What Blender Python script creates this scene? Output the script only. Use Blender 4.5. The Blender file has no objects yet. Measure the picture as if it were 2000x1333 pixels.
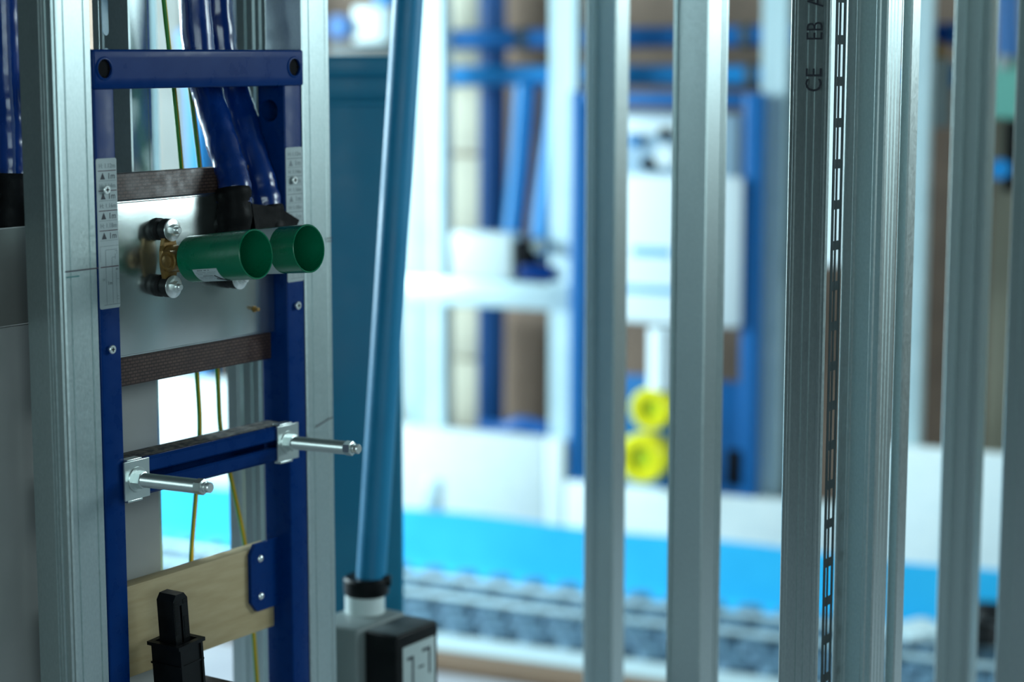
import bpy, bmesh, math, random
from mathutils import Vector, Matrix
random.seed(7)
scene = bpy.context.scene
C = scene.collection
R = math.radians

# ---------------------------------------------------------------- camera
F, TH, HC = 3889.0, R(8.2), 1.30
cam_d = bpy.data.cameras.new('camera'); cam = bpy.data.objects.new('camera', cam_d); C.objects.link(cam)
cam_d.sensor_width = 36.0; cam_d.lens = F * 36.0 / 2000.0
cam.location = (0, 0, HC); cam.rotation_euler = (R(90) - TH, 0, 0)
cam_d.dof.use_dof = True; cam_d.dof.focus_distance = 2.13; cam_d.dof.aperture_fstop = 2.2
cam_d.clip_start = 0.05
scene.camera = cam

# ---------------------------------------------------------------- light
scene.view_settings.view_transform = 'Standard'; scene.view_settings.look = 'None'
scene.view_settings.gamma = 1.0; scene.view_settings.use_curve_mapping = False
scene.view_settings.exposure = 0.0
world = bpy.data.worlds.new('world'); scene.world = world; world.use_nodes = True
world.node_tree.nodes['Background'].inputs[0].default_value = (0.55, 0.85, 1.0, 1)
world.node_tree.nodes['Background'].inputs[1].default_value = 0.35

def area(name, loc, target, sx, sy, power, col, spread=180):
    d = bpy.data.lights.new(name, 'AREA'); d.shape = 'RECTANGLE'; d.size = sx; d.size_y = sy
    d.energy = power; d.color = col; d.spread = R(spread)
    o = bpy.data.objects.new(name, d); C.objects.link(o); o.location = loc
    o.rotation_euler = (Vector(target) - Vector(loc)).to_track_quat('-Z', 'Y').to_euler()
    return o
area('daylight_window_right', (3.25, 3.35, 2.03), (0.0, 3.0, 1.8), 2.8, 0.95, 108, (0.78, 0.96, 1.0))
area('daylight_window_left', (-3.1, 4.7, 1.6), (0.0, 4.75, 0.6), 1.6, 1.5, 310, (0.70, 0.93, 1.0))
area('fill_light_rear', (0.5, -2.45, 1.7), (-0.1, 2.1, 1.3), 4.1, 1.3, 58, (0.76, 0.97, 1.0))  # added fill light behind the camera for the camera-side faces

# ---------------------------------------------------------------- coordinates
CT, ST = math.cos(TH), math.sin(TH)
FO, FY = Vector((-0.425, 2.034)), R(56)          # washbasin frame: outer front corner and heading
BO, BY = Vector((-0.27, 4.98)), R(-24.7)         # back wall plinth: origin and heading
def ray(px, py):
    cx = (px - 1000) / F; cy = (666.5 - py) / F
    return Vector((cx, CT + cy * ST, -ST + cy * CT))
def on_plane(px, py, O, yaw, w):
    d = Vector((math.cos(yaw), math.sin(yaw))); n = Vector((math.sin(yaw), -math.cos(yaw)))
    r = ray(px, py); q = O + n * w
    det = r.x * -d.y + d.x * r.y
    t = (q.x * -d.y + d.x * q.y) / det
    u = (r.x * q.y - r.y * q.x) / det
    return u, HC + t * r.z
def FR(px, py, w=0.0):
    u, v = on_plane(px, py, FO, FY, w); return Vector((u, -w, v))
def BK(px, py, w=0.0):
    u, v = on_plane(px, py, BO, BY, w); return Vector((u, -w, v))
def at(px, py, Y):
    r = ray(px, py); t = Y / r.y; return Vector((r.x * t, Y, HC + r.z * t))
MF = Matrix.Translation((FO.x, FO.y, 0)) @ Matrix.Rotation(FY, 4, 'Z')
MB = Matrix.Translation((BO.x, BO.y, 0)) @ Matrix.Rotation(BY, 4, 'Z')
MI = Matrix.Identity(4)

# ---------------------------------------------------------------- materials
M = {}
def srgb(r, g, b):
    f = lambda c: (c / 255 / 12.92) if c / 255 <= 0.04045 else ((c / 255 + 0.055) / 1.055) ** 2.4
    return (f(r), f(g), f(b), 1)
def mat(name, col, rough=0.5, metal=0.0, col2=None, scale=20.0, stretch=(1, 1, 1), lo=0.35, hi=0.65, rvar=0.0, bump=0.0,
        coat=0.0, detail=3.0, spec=None, alpha=None, trans=0.0, aniso=0.0):
    m = bpy.data.materials.new(name); m.use_nodes = True; nt = m.node_tree; b = nt.nodes['Principled BSDF']
    b.inputs['Base Color'].default_value = col; b.inputs['Roughness'].default_value = rough; b.inputs['Metallic'].default_value = metal
    if coat: b.inputs['Coat Weight'].default_value = coat; b.inputs['Coat Roughness'].default_value = 0.12
    if spec is not None: b.inputs['Specular IOR Level'].default_value = spec
    if trans: b.inputs['Transmission Weight'].default_value = trans
    if col2 or rvar or bump:
        tc = nt.nodes.new('ShaderNodeTexCoord'); mp = nt.nodes.new('ShaderNodeMapping'); nz = nt.nodes.new('ShaderNodeTexNoise')
        mp.inputs['Scale'].default_value = stretch
        nz.inputs['Scale'].default_value = scale; nz.inputs['Detail'].default_value = detail
        nt.links.new(tc.outputs['Object'], mp.inputs['Vector']); nt.links.new(mp.outputs[0], nz.inputs['Vector'])
        rp = nt.nodes.new('ShaderNodeMapRange'); rp.inputs[1].default_value = lo; rp.inputs[2].default_value = hi
        nt.links.new(nz.outputs['Fac'], rp.inputs[0])
        if col2:
            mx = nt.nodes.new('ShaderNodeMix'); mx.data_type = 'RGBA'
            mx.inputs[6].default_value = col; mx.inputs[7].default_value = col2
            nt.links.new(rp.outputs[0], mx.inputs[0]); nt.links.new(mx.outputs[2], b.inputs['Base Color'])
        if rvar:
            rr = nt.nodes.new('ShaderNodeMapRange'); rr.inputs[3].default_value = max(0.03, rough - rvar); rr.inputs[4].default_value = min(1, rough + rvar)
            nt.links.new(rp.outputs[0], rr.inputs[0]); nt.links.new(rr.outputs[0], b.inputs['Roughness'])
        if bump:
            bp = nt.nodes.new('ShaderNodeBump'); bp.inputs['Strength'].default_value = bump; bp.inputs['Distance'].default_value = 0.002
            nt.links.new(nz.outputs['Fac'], bp.inputs['Height']); nt.links.new(bp.outputs[0], b.inputs['Normal'])
    M[name] = m; return m
mat('galv', (0.48, 0.58, 0.58, 1), 0.34, 0.9, (0.56, 0.66, 0.66, 1), 420, (1, 1, 0.6), 0.25, 0.75, 0.05, 0.02)
mat('galv_far', (0.55, 0.72, 0.76, 1), 0.5, 0.55, (0.62, 0.78, 0.82, 1), 20)  # paler copy of galv: strong daylight on the far studs put into the colour
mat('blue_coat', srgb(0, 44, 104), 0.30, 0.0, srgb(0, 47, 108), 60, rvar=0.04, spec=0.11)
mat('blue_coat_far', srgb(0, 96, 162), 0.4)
mat('blue_foil', srgb(0, 42, 108), 0.24, 0.0, srgb(2, 50, 122), 55, (1, 1, 0.35), rvar=0.1, bump=0.6, coat=0.5)
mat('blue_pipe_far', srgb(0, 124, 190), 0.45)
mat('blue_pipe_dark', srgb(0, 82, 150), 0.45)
mat('teal_plastic', srgb(0, 122, 156), 0.42, 0, srgb(0, 127, 160), 15, rvar=0.05)
mat('teal_tube', srgb(4, 120, 164), 0.45, 0, srgb(8, 126, 170), 15, rvar=0.05)
mat('plate_steel', (0.56, 0.62, 0.60, 1), 0.20, 0.95, (0.58, 0.64, 0.62, 1), 30)
mat('zinc', (0.66, 0.74, 0.72, 1), 0.32, 0.9)
mat('zinc_ribbed', (0.62, 0.70, 0.68, 1), 0.3, 0.95)
mat('screw', (0.85, 0.9, 0.88, 1), 0.28, 0.8)
mat('black_and_shade', srgb(7, 9, 13), 0.7, spec=0.1)  # near-black: painted shade inside the sockets, also plain black parts
mat('phenolic', srgb(84, 66, 60), 0.42, 0, srgb(96, 76, 68), 90, rvar=0.08)
def weave(name):
    nt = M[name].node_tree; bs = nt.nodes['Principled BSDF']
    tc = nt.nodes.new('ShaderNodeTexCoord'); sx = nt.nodes.new('ShaderNodeSeparateXYZ'); cx = nt.nodes.new('ShaderNodeCombineXYZ'); bk = nt.nodes.new('ShaderNodeTexBrick'); mx = nt.nodes.new('ShaderNodeMix'); mx.data_type = 'RGBA'; mx.blend_type = 'MULTIPLY'
    nt.links.new(tc.outputs['Object'], sx.inputs[0]); nt.links.new(sx.outputs['X'], cx.inputs['X']); nt.links.new(sx.outputs['Z'], cx.inputs['Y']); nt.links.new(cx.outputs[0], bk.inputs['Vector'])
    bk.inputs['Scale'].default_value = 70; bk.inputs['Color1'].default_value = (1, 1, 1, 1); bk.inputs['Color2'].default_value = (0.8, 0.8, 0.8, 1); bk.inputs['Mortar'].default_value = (0.35, 0.35, 0.38, 1); bk.inputs['Mortar Size'].default_value = 0.05
    old = bs.inputs['Base Color'].links[0].from_socket; mx.inputs[0].default_value = 1.0
    nt.links.new(old, mx.inputs[6]); nt.links.new(bk.outputs['Color'], mx.inputs[7]); nt.links.new(mx.outputs[2], bs.inputs['Base Color'])
    bp = nt.nodes.new('ShaderNodeBump'); bp.inputs['Strength'].default_value = 0.5; bp.inputs['Distance'].default_value = 0.0005; bp.invert = True
    nt.links.new(bk.outputs['Fac'], bp.inputs['Height']); nt.links.new(bp.outputs[0], bs.inputs['Normal'])
weave('phenolic')
mat('pine', srgb(172, 152, 112), 0.6, 0, srgb(186, 168, 130), 9, (2.0, 6, 14), 0.3, 0.7, 0.05, 0.08)
mat('dust', srgb(98, 95, 88), 0.95, 0, srgb(44, 48, 54), 130, lo=0.42, hi=0.6, bump=0.5)
mat('sticker', srgb(168, 182, 184), 0.45, 0, srgb(160, 174, 176), 40)
mat('print', srgb(48, 52, 60), 0.6)
mat('print_pale', srgb(120, 132, 136), 0.6)
mat('print_red', srgb(72, 30, 50), 0.6)
mat('marker', srgb(60, 44, 60), 0.6)
mat('marker_teal', srgb(60, 130, 130), 0.6)
mat('brass', srgb(150, 116, 60), 0.40, 0.45, srgb(126, 98, 52), 120, rvar=0.1, bump=0.2)
mat('rubber', srgb(10, 13, 15), 0.55)
mat('tape', srgb(5, 6, 7), 0.6, 0, srgb(9, 10, 12), 60, rvar=0.1, bump=0.5, spec=0.14)
mat('green', srgb(0, 112, 76), 0.30, 0, srgb(2, 118, 82), 40, rvar=0.06)
mat('label_white', srgb(190, 205, 205), 0.5)
mat('black_plastic', srgb(6, 9, 11), 0.45, 0, srgb(10, 14, 16), 60, rvar=0.08, spec=0.25)
mat('grey_plastic', srgb(128, 140, 140), 0.5)
mat('dark_grey', srgb(62, 72, 74), 0.55, 0, srgb(70, 80, 82), 40)
mat('white_plastic', srgb(215, 228, 228), 0.4)
mat('wire_green', srgb(40, 130, 40), 0.4)
mat('wire_yellow', srgb(215, 175, 20), 0.4)
mat('gypsum', srgb(158, 160, 158), 0.85, 0, srgb(150, 153, 151), 12, bump=0.05)
mat('cement', srgb(118, 120, 116), 0.85, 0, srgb(110, 112, 108), 14, bump=0.05)
mat('brick', srgb(150, 128, 112), 0.9, 0, srgb(138, 118, 104), 14)
mat('mortar', srgb(96, 86, 78), 0.95)
mat('block', srgb(205, 200, 180), 0.9, 0, srgb(195, 190, 172), 10)
mat('plaster', srgb(74, 80, 80), 0.9, 0, srgb(68, 74, 74), 4)
mat('beige_wall', srgb(150, 146, 128), 0.9, 0, srgb(142, 138, 122), 6)
mat('xps', srgb(232, 242, 242), 0.75, 0, srgb(226, 238, 240), 30)
mat('foil_strip', srgb(40, 184, 240), 0.4, 0, srgb(46, 190, 244), 12)
mat('nub', srgb(92, 128, 150), 0.5, 0, srgb(78, 112, 136), 20)
mat('nub_dark', srgb(52, 80, 100), 0.6, 0, srgb(60, 92, 112), 9)
mat('screed', srgb(170, 172, 178), 0.85, 0, srgb(158, 160, 168), 5)
mat('plank', srgb(132, 106, 84), 0.7, 0, srgb(120, 96, 76), 12, (1, 8, 1))
mat('foil_white', srgb(200, 222, 228), 0.45)
mat('cistern', srgb(228, 240, 244), 0.4)
mat('cistern_grey', srgb(150, 178, 198), 0.45)
mat('cistern_mark', srgb(120, 185, 225), 0.5)
mat('yellow', srgb(244, 234, 10), 0.4)
mat('yellow_in', srgb(190, 210, 20), 0.4)
mat('green_box', srgb(110, 180, 165), 0.5)
mat('glass', (0.85, 0.95, 0.97, 1), 0.02, 0, trans=1.0)
mat('pvc', srgb(225, 230, 230), 0.4)

# ---------------------------------------------------------------- mesh helpers (local axes of a wall: x along, y into the wall, z up)
def box(bm, x0, x1, y0, y1, z0, z1, bev=0.0, seg=2):
    vs = [bm.verts.new(p) for p in ((x0, y0, z0), (x1, y0, z0), (x1, y1, z0), (x0, y1, z0), (x0, y0, z1), (x1, y0, z1), (x1, y1, z1), (x0, y1, z1))]
    fs = [bm.faces.new([vs[i] for i in q]) for q in ((0, 3, 2, 1), (4, 5, 6, 7), (0, 1, 5, 4), (1, 2, 6, 5), (2, 3, 7, 6), (3, 0, 4, 7))]
    if bev:
        es = list({e for f in fs for e in f.edges})
        bmesh.ops.bevel(bm, geom=es, offset=bev, segments=seg, profile=0.5, affect='EDGES')
    return vs
def basis(d):
    d = d.normalized(); a = Vector((0, 0, 1)) if abs(d.z) < 0.9 else Vector((1, 0, 0))
    x = d.cross(a).normalized(); y = d.cross(x).normalized(); return x, y
def rod(bm, p, q, r0, r1=None, n=24, cap=True, phase=0.0, mi=0):
    p, q = Vector(p), Vector(q); r1 = r0 if r1 is None else r1
    x, y = basis(q - p); A, B = [], []
    for i in range(n):
        a = 2 * math.pi * i / n + phase; c = x * math.cos(a) + y * math.sin(a)
        A.append(bm.verts.new(p + c * r0)); B.append(bm.verts.new(q + c * r1))
    for i in range(n):
        j = (i + 1) % n; f = bm.faces.new((A[i], A[j], B[j], B[i])); f.material_index = mi
    if cap:
        bm.faces.new(list(reversed(A))).material_index = mi; bm.faces.new(B).material_index = mi
    return A, B
def lathe(bm, p, d, prof, n=40, close=False):
    """prof: list of (distance along d, radius)"""
    p, d = Vector(p), Vector(d).normalized(); x, y = basis(d); rings = []
    for t, r in prof:
        rings.append([bm.verts.new(p + d * t + (x * math.cos(2 * math.pi * i / n) + y * math.sin(2 * math.pi * i / n)) * max(r, 1e-5)) for i in range(n)])
    k = len(rings)
    for a in range(k if close else k - 1):
        A, B = rings[a], rings[(a + 1) % k]
        for i in range(n):
            j = (i + 1) % n; bm.faces.new((A[i], A[j], B[j], B[i]))
    if not close:
        bm.faces.new(list(reversed(rings[0]))); bm.faces.new(rings[-1])
def spline(pts, n=8):
    pts = [Vector(p) for p in pts]; out = []
    P = [pts[0] * 2 - pts[1]] + pts + [pts[-1] * 2 - pts[-2]]
    for i in range(1, len(P) - 2):
        for k in range(n):
            t = k / n; a, b, c, d = P[i - 1], P[i], P[i + 1], P[i + 2]
            out.append(0.5 * ((2 * b) + (c - a) * t + (2 * a - 5 * b + 4 * c - d) * t * t + (3 * b - a - 3 * c + d) * t ** 3))
    out.append(pts[-1]); return out
def tube(bm, pts, r, n=16, mats=None, twist=0.0, wob=0.0):
    rings = []; pts = [Vector(p) for p in pts]; x = None
    for k, p in enumerate(pts):
        d = (pts[min(k + 1, len(pts) - 1)] - pts[max(k - 1, 0)]).normalized()
        if x is None: x, _ = basis(d)
        x = (x - d * x.dot(d)).normalized(); y = d.cross(x)
        rr = r[k] if isinstance(r, list) else r
        ring = []
        for i in range(n):
            a = 2 * math.pi * i / n + twist * k
            q = rr * (1 + wob * (random.random() - 0.5))
            ring.append(bm.verts.new(p + (x * math.cos(a) + y * math.sin(a)) * q))
        rings.append(ring)
    for A, B in zip(rings, rings[1:]):
        for i in range(n):
            j = (i + 1) % n; f = bm.faces.new((A[i], A[j], B[j], B[i]))
            if mats: f.material_index = mats[i * len(mats) // n]
    bm.faces.new(list(reversed(rings[0]))); bm.faces.new(rings[-1])
def sheet(bm, pl, th, z0, z1, zs=None):
    """bent metal sheet: polyline pl in (x, y), thickness th, extruded in z"""
    n = len(pl); pl = [Vector(p) for p in pl]; off = []
    for i in range(n):
        a = (pl[i] - pl[i - 1]).normalized() if i else None; b = (pl[i + 1] - pl[i]).normalized() if i < n - 1 else None
        na = Vector((-a.y, a.x)) if a else None; nb = Vector((-b.y, b.x)) if b else None
        if na is None: m = nb
        elif nb is None: m = na
        else:
            m = (na + nb); m = m / max(m.length_squared / 2, 0.4) if m.length > 1e-6 else na
        off.append(pl[i] + m * th)
    loop = pl + off[::-1]
    lv = [[bm.verts.new((p.x, p.y, z)) for p in loop] for z in (z0, z1)]
    L = len(loop)
    for i in range(L):
        j = (i + 1) % L; bm.faces.new((lv[0][i], lv[0][j], lv[1][j], lv[1][i]))
    for i in range(n - 1):
        a, b, c, d = i, i + 1, L - 2 - i, L - 1 - i
        bm.faces.new((lv[0][d], lv[0][c], lv[0][b], lv[0][a])); bm.faces.new((lv[1][a], lv[1][b], lv[1][c], lv[1][d]))
def prism(bm, poly, y0, y1):
    """polygon in (x, z) extruded along y"""
    A = [bm.verts.new((p[0], y0, p[1])) for p in poly]; B = [bm.verts.new((p[0], y1, p[1])) for p in poly]
    bm.faces.new(A); bm.faces.new(B[::-1]); n = len(poly)
    for i in range(n):
        j = (i + 1) % n; bm.faces.new((A[j], A[i], B[i], B[j]))
def mesh_of(name, bm, mats, smooth=35):
    bmesh.ops.recalc_face_normals(bm, faces=bm.faces)
    me = bpy.data.meshes.new(name); bm.to_mesh(me); bm.free()
    for m in ([mats] if isinstance(mats, str) else mats): me.materials.append(M[m])
    if smooth:
        me.polygons.foreach_set('use_smooth', [True] * len(me.polygons)); me.set_sharp_from_angle(angle=R(smooth))
    return me
def part(name, bm, mats, parent, label=None, smooth=35):
    o = bpy.data.objects.new(name, mesh_of(name, bm, mats, smooth)); C.objects.link(o); o.parent = parent
    if label: o['label'] = label
    return o
def tag(o, label, cat, group=None):
    o['label'] = label; o['category'] = cat
    if group: o['group'] = group
    return o
def solo(name, bm, mats, W, label=None, cat=None, group=None, kind=None, smooth=35):
    """one-mesh thing: its vertices are given in the local axes of W; its origin goes to the middle of its base"""
    xs = [v.co for v in bm.verts]
    c = Vector(((min(v.x for v in xs) + max(v.x for v in xs)) / 2, (min(v.y for v in xs) + max(v.y for v in xs)) / 2, min(v.z for v in xs)))
    bmesh.ops.translate(bm, verts=bm.verts, vec=-c)
    o = bpy.data.objects.new(name, mesh_of(name, bm, mats, smooth)); C.objects.link(o)
    o.matrix_world = W @ Matrix.Translation(c)
    if label: tag(o, label, cat, group)
    if kind: o['kind'] = kind
    return o
def root(name, W, base, label, cat, group=None):
    """Empty at a thing's base; parts are built in W's axes and shifted by the returned offset parent"""
    o = bpy.data.objects.new(name, None); C.objects.link(o); o.empty_display_size = 0.05
    o.matrix_world = W @ Matrix.Translation(Vector(base)); tag(o, label, cat, group); o['_b'] = list(base)
    return o
def P(name, bm, mats, r, label=None, smooth=35, parent=None):
    """part of root r, vertices in W axes"""
    b = Vector(r['_b']); bmesh.ops.translate(bm, verts=bm.verts, vec=-b)
    return part(name, bm, mats, parent or r, label, smooth)
def NB(): return bmesh.new()
def cut(o, bms):
    for bm in bms:
        me = mesh_of('cutter', bm, 'black_and_shade'); k = bpy.data.objects.new('cutter', me); C.objects.link(k)
        if o.parent: k.parent = o.parent
        md = o.modifiers.new('cut', 'BOOLEAN'); md.object = k; md.solver = 'EXACT'; md.operation = 'DIFFERENCE'
        bpy.context.view_layer.update(); dg = bpy.context.evaluated_depsgraph_get()
        new = bpy.data.meshes.new_from_object(o.evaluated_get(dg)); o.modifiers.clear(); o.data = new
        bpy.data.objects.remove(k)
    o.data.set_sharp_from_angle(angle=R(35))
def text_bm(bm, s, size, origin, xdir, ydir, mi=0, align='LEFT'):
    cu = bpy.data.curves.new('t', 'FONT'); cu.body = s; cu.size = size; cu.align_x = align; cu.resolution_u = 3
    to = bpy.data.objects.new('t', cu); C.objects.link(to); bpy.context.view_layer.update()
    me = bpy.data.meshes.new_from_object(to.evaluated_get(bpy.context.evaluated_depsgraph_get()))
    o, x, y = Vector(origin), Vector(xdir), Vector(ydir); vs = [bm.verts.new(o + x * v.co.x + y * v.co.y) for v in me.vertices]
    for p in me.polygons:
        try: bm.faces.new([vs[i] for i in p.vertices]).material_index = mi
        except ValueError: pass
    bpy.data.objects.remove(to); bpy.data.meshes.remove(me)
def flat(bm, x0, x1, z0, z1, y, mi=0):
    bm.faces.new([bm.verts.new(p) for p in ((x0, y, z0), (x1, y, z0), (x1, y, z1), (x0, y, z1))]).material_index = mi

# ================================================================ SETTING
def struct(name, bm, m, W=MI, smooth=0):
    return solo(name, bm, m, W, kind='structure', smooth=smooth)
b = NB(); box(b, -3.4, 3.5, -2.7, 7.2, -0.2, -0.012); struct('floor', b, 'screed')
b = NB(); box(b, -3.4, 3.5, -2.7, 7.2, 2.7, 2.9); struct('ceiling', b, 'plaster')
def wall_with_opening(name, axis, pos, th, lo, hi, a0, a1, z0, z1):
    b = NB()
    def q(u0, u1, w0, w1):
        if axis == 'x': box(b, pos, pos + th, u0, u1, w0, w1)
        else: box(b, u0, u1, pos, pos + th, w0, w1)
    q(lo, a0, -0.012, 2.7); q(a1, hi, -0.012, 2.7); q(a0, a1, -0.012, z0); q(a0, a1, z1, 2.7)
    return struct(name, b, 'plaster')
wall_with_opening('wall_right', 'x', 3.3, 0.2, -2.7, 7.2, 1.9, 4.8, 1.53, 2.53)
wall_with_opening('wall_left', 'x', -3.4, 0.2, -2.7, 7.2, 3.85, 5.55, 0.8, 2.4)
wall_with_opening('wall_front', 'y', -2.7, 0.2, -3.4, 3.5, -1.6, 2.6, 1.0, 2.4)
def window(name, axis, pos, a0, a1, z0, z1):
    b = NB(); t = 0.06
    def q(bm, u0, u1, w0, w1, d=0.03):
        if axis == 'x': box(bm, pos - d, pos + d, u0, u1, w0, w1)
        else: box(bm, u0, u1, pos - d, pos + d, w0, w1)
    q(b, a0, a0 + t, z0, z1); q(b, a1 - t, a1, z0, z1); q(b, a0 + t, a1 - t, z0, z0 + t); q(b, a0 + t, a1 - t, z1 - t, z1)
    m = (a0 + a1) / 2; q(b, m - t / 2, m + t / 2, z0 + t, z1 - t)
    o = struct(name, b, 'pvc'); base = o.location.copy()
    for u0, u1 in ((a0 + t, m - t / 2), (m + t / 2, a1 - t)):
        g = NB(); q(g, u0, u1, z0 + t, z1 - t, 0.004); bmesh.ops.translate(g, verts=g.verts, vec=-base); part('pane', g, 'glass', o)
window('window_1', 'x', 3.42, 1.9, 4.8, 1.53, 2.53)
window('window_2', 'x', -3.32, 3.85, 5.55, 0.8, 2.4)
window('window_rear_fill', 'y', -2.62, -1.6, 2.6, 1.0, 2.4)  # unseen rear window, added to frame the fill light
# back wall: brickwork behind the services, its course lines too far off to see singly
b = NB(); box(b, -3.4, 3.6, 0.62, 0.82, 0.0, 2.7); struct('wall_back', b, 'brick', MB)

# ================================================================ WASHBASIN FRAME
fr = root('washbasin_frame', MF, (0.1635, 0.02, 0.0), 'dark blue steel washbasin mounting frame holding the green capped fittings', 'installation frame')
ZT = 1.305
def upright(x0, x1):
    b = NB(); box(b, x0, x1, 0.0, 0.040, 0.012, ZT - 0.002, 0.0022, 3)
    return P('upright', b, 'blue_coat', fr)
uL = upright(0.0005, 0.0300); uR = upright(0.2965, 0.3270)
k = NB(); rod(k, (0.29 - fr['_b'][0], 0.022 - 0.02, 1.236), (0.34 - fr['_b'][0], 0.022 - 0.02, 1.236), 0.0125, n=32); cut(uR, [k])
for u in (uL, uR):
    x = 0.0152 if u is uL else 0.3117
    b = NB(); box(b, x - 0.0145, x + 0.0145, -0.03, 0.07, 0.0, 0.012, 0.002); P('foot_plate', b, 'zinc', fr)
# crossbar with two sockets
b = NB(); box(b, -0.001, 0.3285, -0.003, 0.036, ZT - 0.0405, ZT, 0.0025, 3); cb = P('crossbar', b, 'blue_coat', fr)
ks = []
for x in (0.0140, 0.3115):
    k = NB(); rod(k, (x - 0.1635, -0.05, 1.2855), (x - 0.1635, 0.012, 1.2855), 0.0108, n=36); ks.append(k)
cut(cb, ks)
for x in (0.0140, 0.3115):
    b = NB(); lathe(b, (x, -0.0042, 1.2855), (0, 1, 0), [(0, 0.0108), (0.0008, 0.0122), (0.0014, 0.0122), (0.004, 0.0108), (0.004, 0.0098), (0.0, 0.0098)], 36, close=True)
    s = P('socket_ring', b, 'blue_coat', fr)
    b = NB(); rod(b, (x, -0.0015, 1.2855), (x, 0.004, 1.2855), 0.0107, n=24); P('socket_shade', b, 'black_and_shade', fr)  # black disc paints the shade inside the shallow socket
    b = NB()
    for a in (90, 0, 180, 270):
        ca, sa = math.cos(R(a)), math.sin(R(a)); rod(b, (x + ca * 0.0104, -0.0015, 1.2855 + sa * 0.0100), (x + ca * 0.0070, -0.0015, 1.2855 + sa * 0.0075), 0.0012, n=8)
    P('socket_catch', b, 'black_and_shade', fr, parent=None)
# board and steel plate carrying the fittings
b = NB(); box(b, 0.0305, 0.296, 0.025, 0.039, 0.949, 1.1755, 0.0008); wb = P('backing_board', b, 'phenolic', fr, 'brown film-faced plywood with woven anti-slip grain')
b = NB(); box(b, 0.0305, 0.296, 0.0185, 0.0215, 0.983, 1.146, 0.0015, 3)
rod(b, (0.0305, 0.0225, 1.1455), (0.296, 0.0225, 1.1455), 0.003, n=12); rod(b, (0.0305, 0.0225, 0.9835), (0.296, 0.0225, 0.9835), 0.003, n=12)
P('mounting_plate', b, 'plate_steel', fr, 'shiny galvanised steel plate')
b = NB()
c = FR(497, 604, -0.0185); rod(b, (c.x, 0.0175, c.z), (c.x, 0.0190, c.z), 0.004, n=6); rod(b, (c.x, 0.0120, c.z), (c.x, 0.0180, c.z), 0.0022, n=12); P('rivet', b, 'brass', fr)
# fixing rail: open channel with dust on top
zr0, zr1 = 0.8355, 0.8725
b = NB(); x0, x1 = 0.0302, 0.2962
def channel(b, x0, x1, prof, t):
    # prof: polyline in (y, z) extruded along x
    bb = NB(); sheet(bb, prof, t, x0, x1)
    me = bpy.data.meshes.new('t'); bb.to_mesh(me); bb.free()
    vs = [b.verts.new((v.co.z, v.co.x, v.co.y)) for v in me.vertices]
    for p in me.polygons: b.faces.new([vs[i] for i in p.vertices])
    bpy.data.meshes.remove(me)
channel(b, x0, x1, [(0.006, zr1 - 0.013), (0.001, zr1 - 0.013), (0.0, zr1 - 0.012), (0.0, zr1 - 0.002), (0.002, zr1), (0.036, zr1), (0.038, zr1 - 0.002), (0.038, zr0 + 0.002), (0.036, zr0), (0.002, zr0), (0.0, zr0 + 0.002), (0.0, zr0 + 0.012), (0.001, zr0 + 0.013), (0.006, zr0 + 0.013)], 0.0018)
P('fixing_rail', b, 'blue_coat', fr)
b = NB(); nx, ny = 60, 8; g = {}
for i in range(nx + 1):
    for j in range(ny + 1):
        e = 0.0009 * random.random() * (1 if 0 < j < ny else 0.1)
        g[i, j] = b.verts.new((x0 + (x1 - x0) * i / nx, 0.0035 + 0.031 * j / ny + (0.0008 * random.random()), zr1 + 0.0021 + e))
for i in range(nx):
    for j in range(ny): b.faces.new((g[i, j], g[i + 1, j], g[i + 1, j + 1], g[i, j + 1]))
P('dust_layer', b, 'dust', fr, 'grey building dust on the rail')
# brackets, washers, nuts and threaded sleeves
for bx in (0.0245, 0.2700):
    x, z = bx + 0.0185, 0.8540
    b = NB(); box(b, bx, bx + 0.0372, -0.0050, -0.0025, 0.8330, 0.8750, 0.0006)
    box(b, bx + 0.004, bx + 0.026, -0.0050, 0.006, 0.8745, 0.8770, 0.0006); box(b, bx + 0.004, bx + 0.026, -0.0050, 0.004, 0.8305, 0.8330, 0.0006)
    br = P('bracket', b, 'zinc', fr, smooth=20)
    d = Vector((0, -1, 0.035)).normalized(); o = Vector((x, -0.005, z))
    b = NB(); lathe(b, o, d, [(0, 0.0135), (0.0012, 0.0135), (0.0016, 0.013), (0.0016, 0.0)], 36); P('washer', b, 'zinc', fr, parent=br)
    b = NB(); rod(b, o + d * 0.0016, o + d * 0.0100, 0.0098, n=6, phase=0.2); rod(b, o + d * 0.0100, o + d * 0.0108, 0.0098, 0.0084, n=6, phase=0.2); P('hex_nut', b, 'zinc', fr, parent=br)
    b = NB(); prof = []
    for i in range(64):
        t = 0.0108 + i * 0.00118; prof += [(t, 0.0078), (t + 0.0006, 0.0073)]
    lathe(b, o, d, [(0.0108, 0.0)] + prof + [(0.0868, 0.0074), (0.0868, 0.0)], 28); P('threaded_sleeve', b, 'zinc_ribbed', fr, parent=br)
    b = NB(); rod(b, o + d * 0.0868, o + d * 0.0950, 0.0086, n=6, phase=0.4); rod(b, o + d * 0.0950, o + d * 0.0956, 0.0086, 0.0075, n=6, phase=0.4); P('end_nut', b, 'zinc', fr, parent=br)
    b = NB(); lathe(b, o, d, [(0.0956, 0.0), (0.0956, 0.0056), (0.0985, 0.0056), (0.0985, 0.0050), (0.1005, 0.0050), (0.1005, 0.0055), (0.1035, 0.0055), (0.1045, 0.0045), (0.1045, 0.0)], 24); P('rod_tip', b, 'screw', fr, parent=br)
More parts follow.
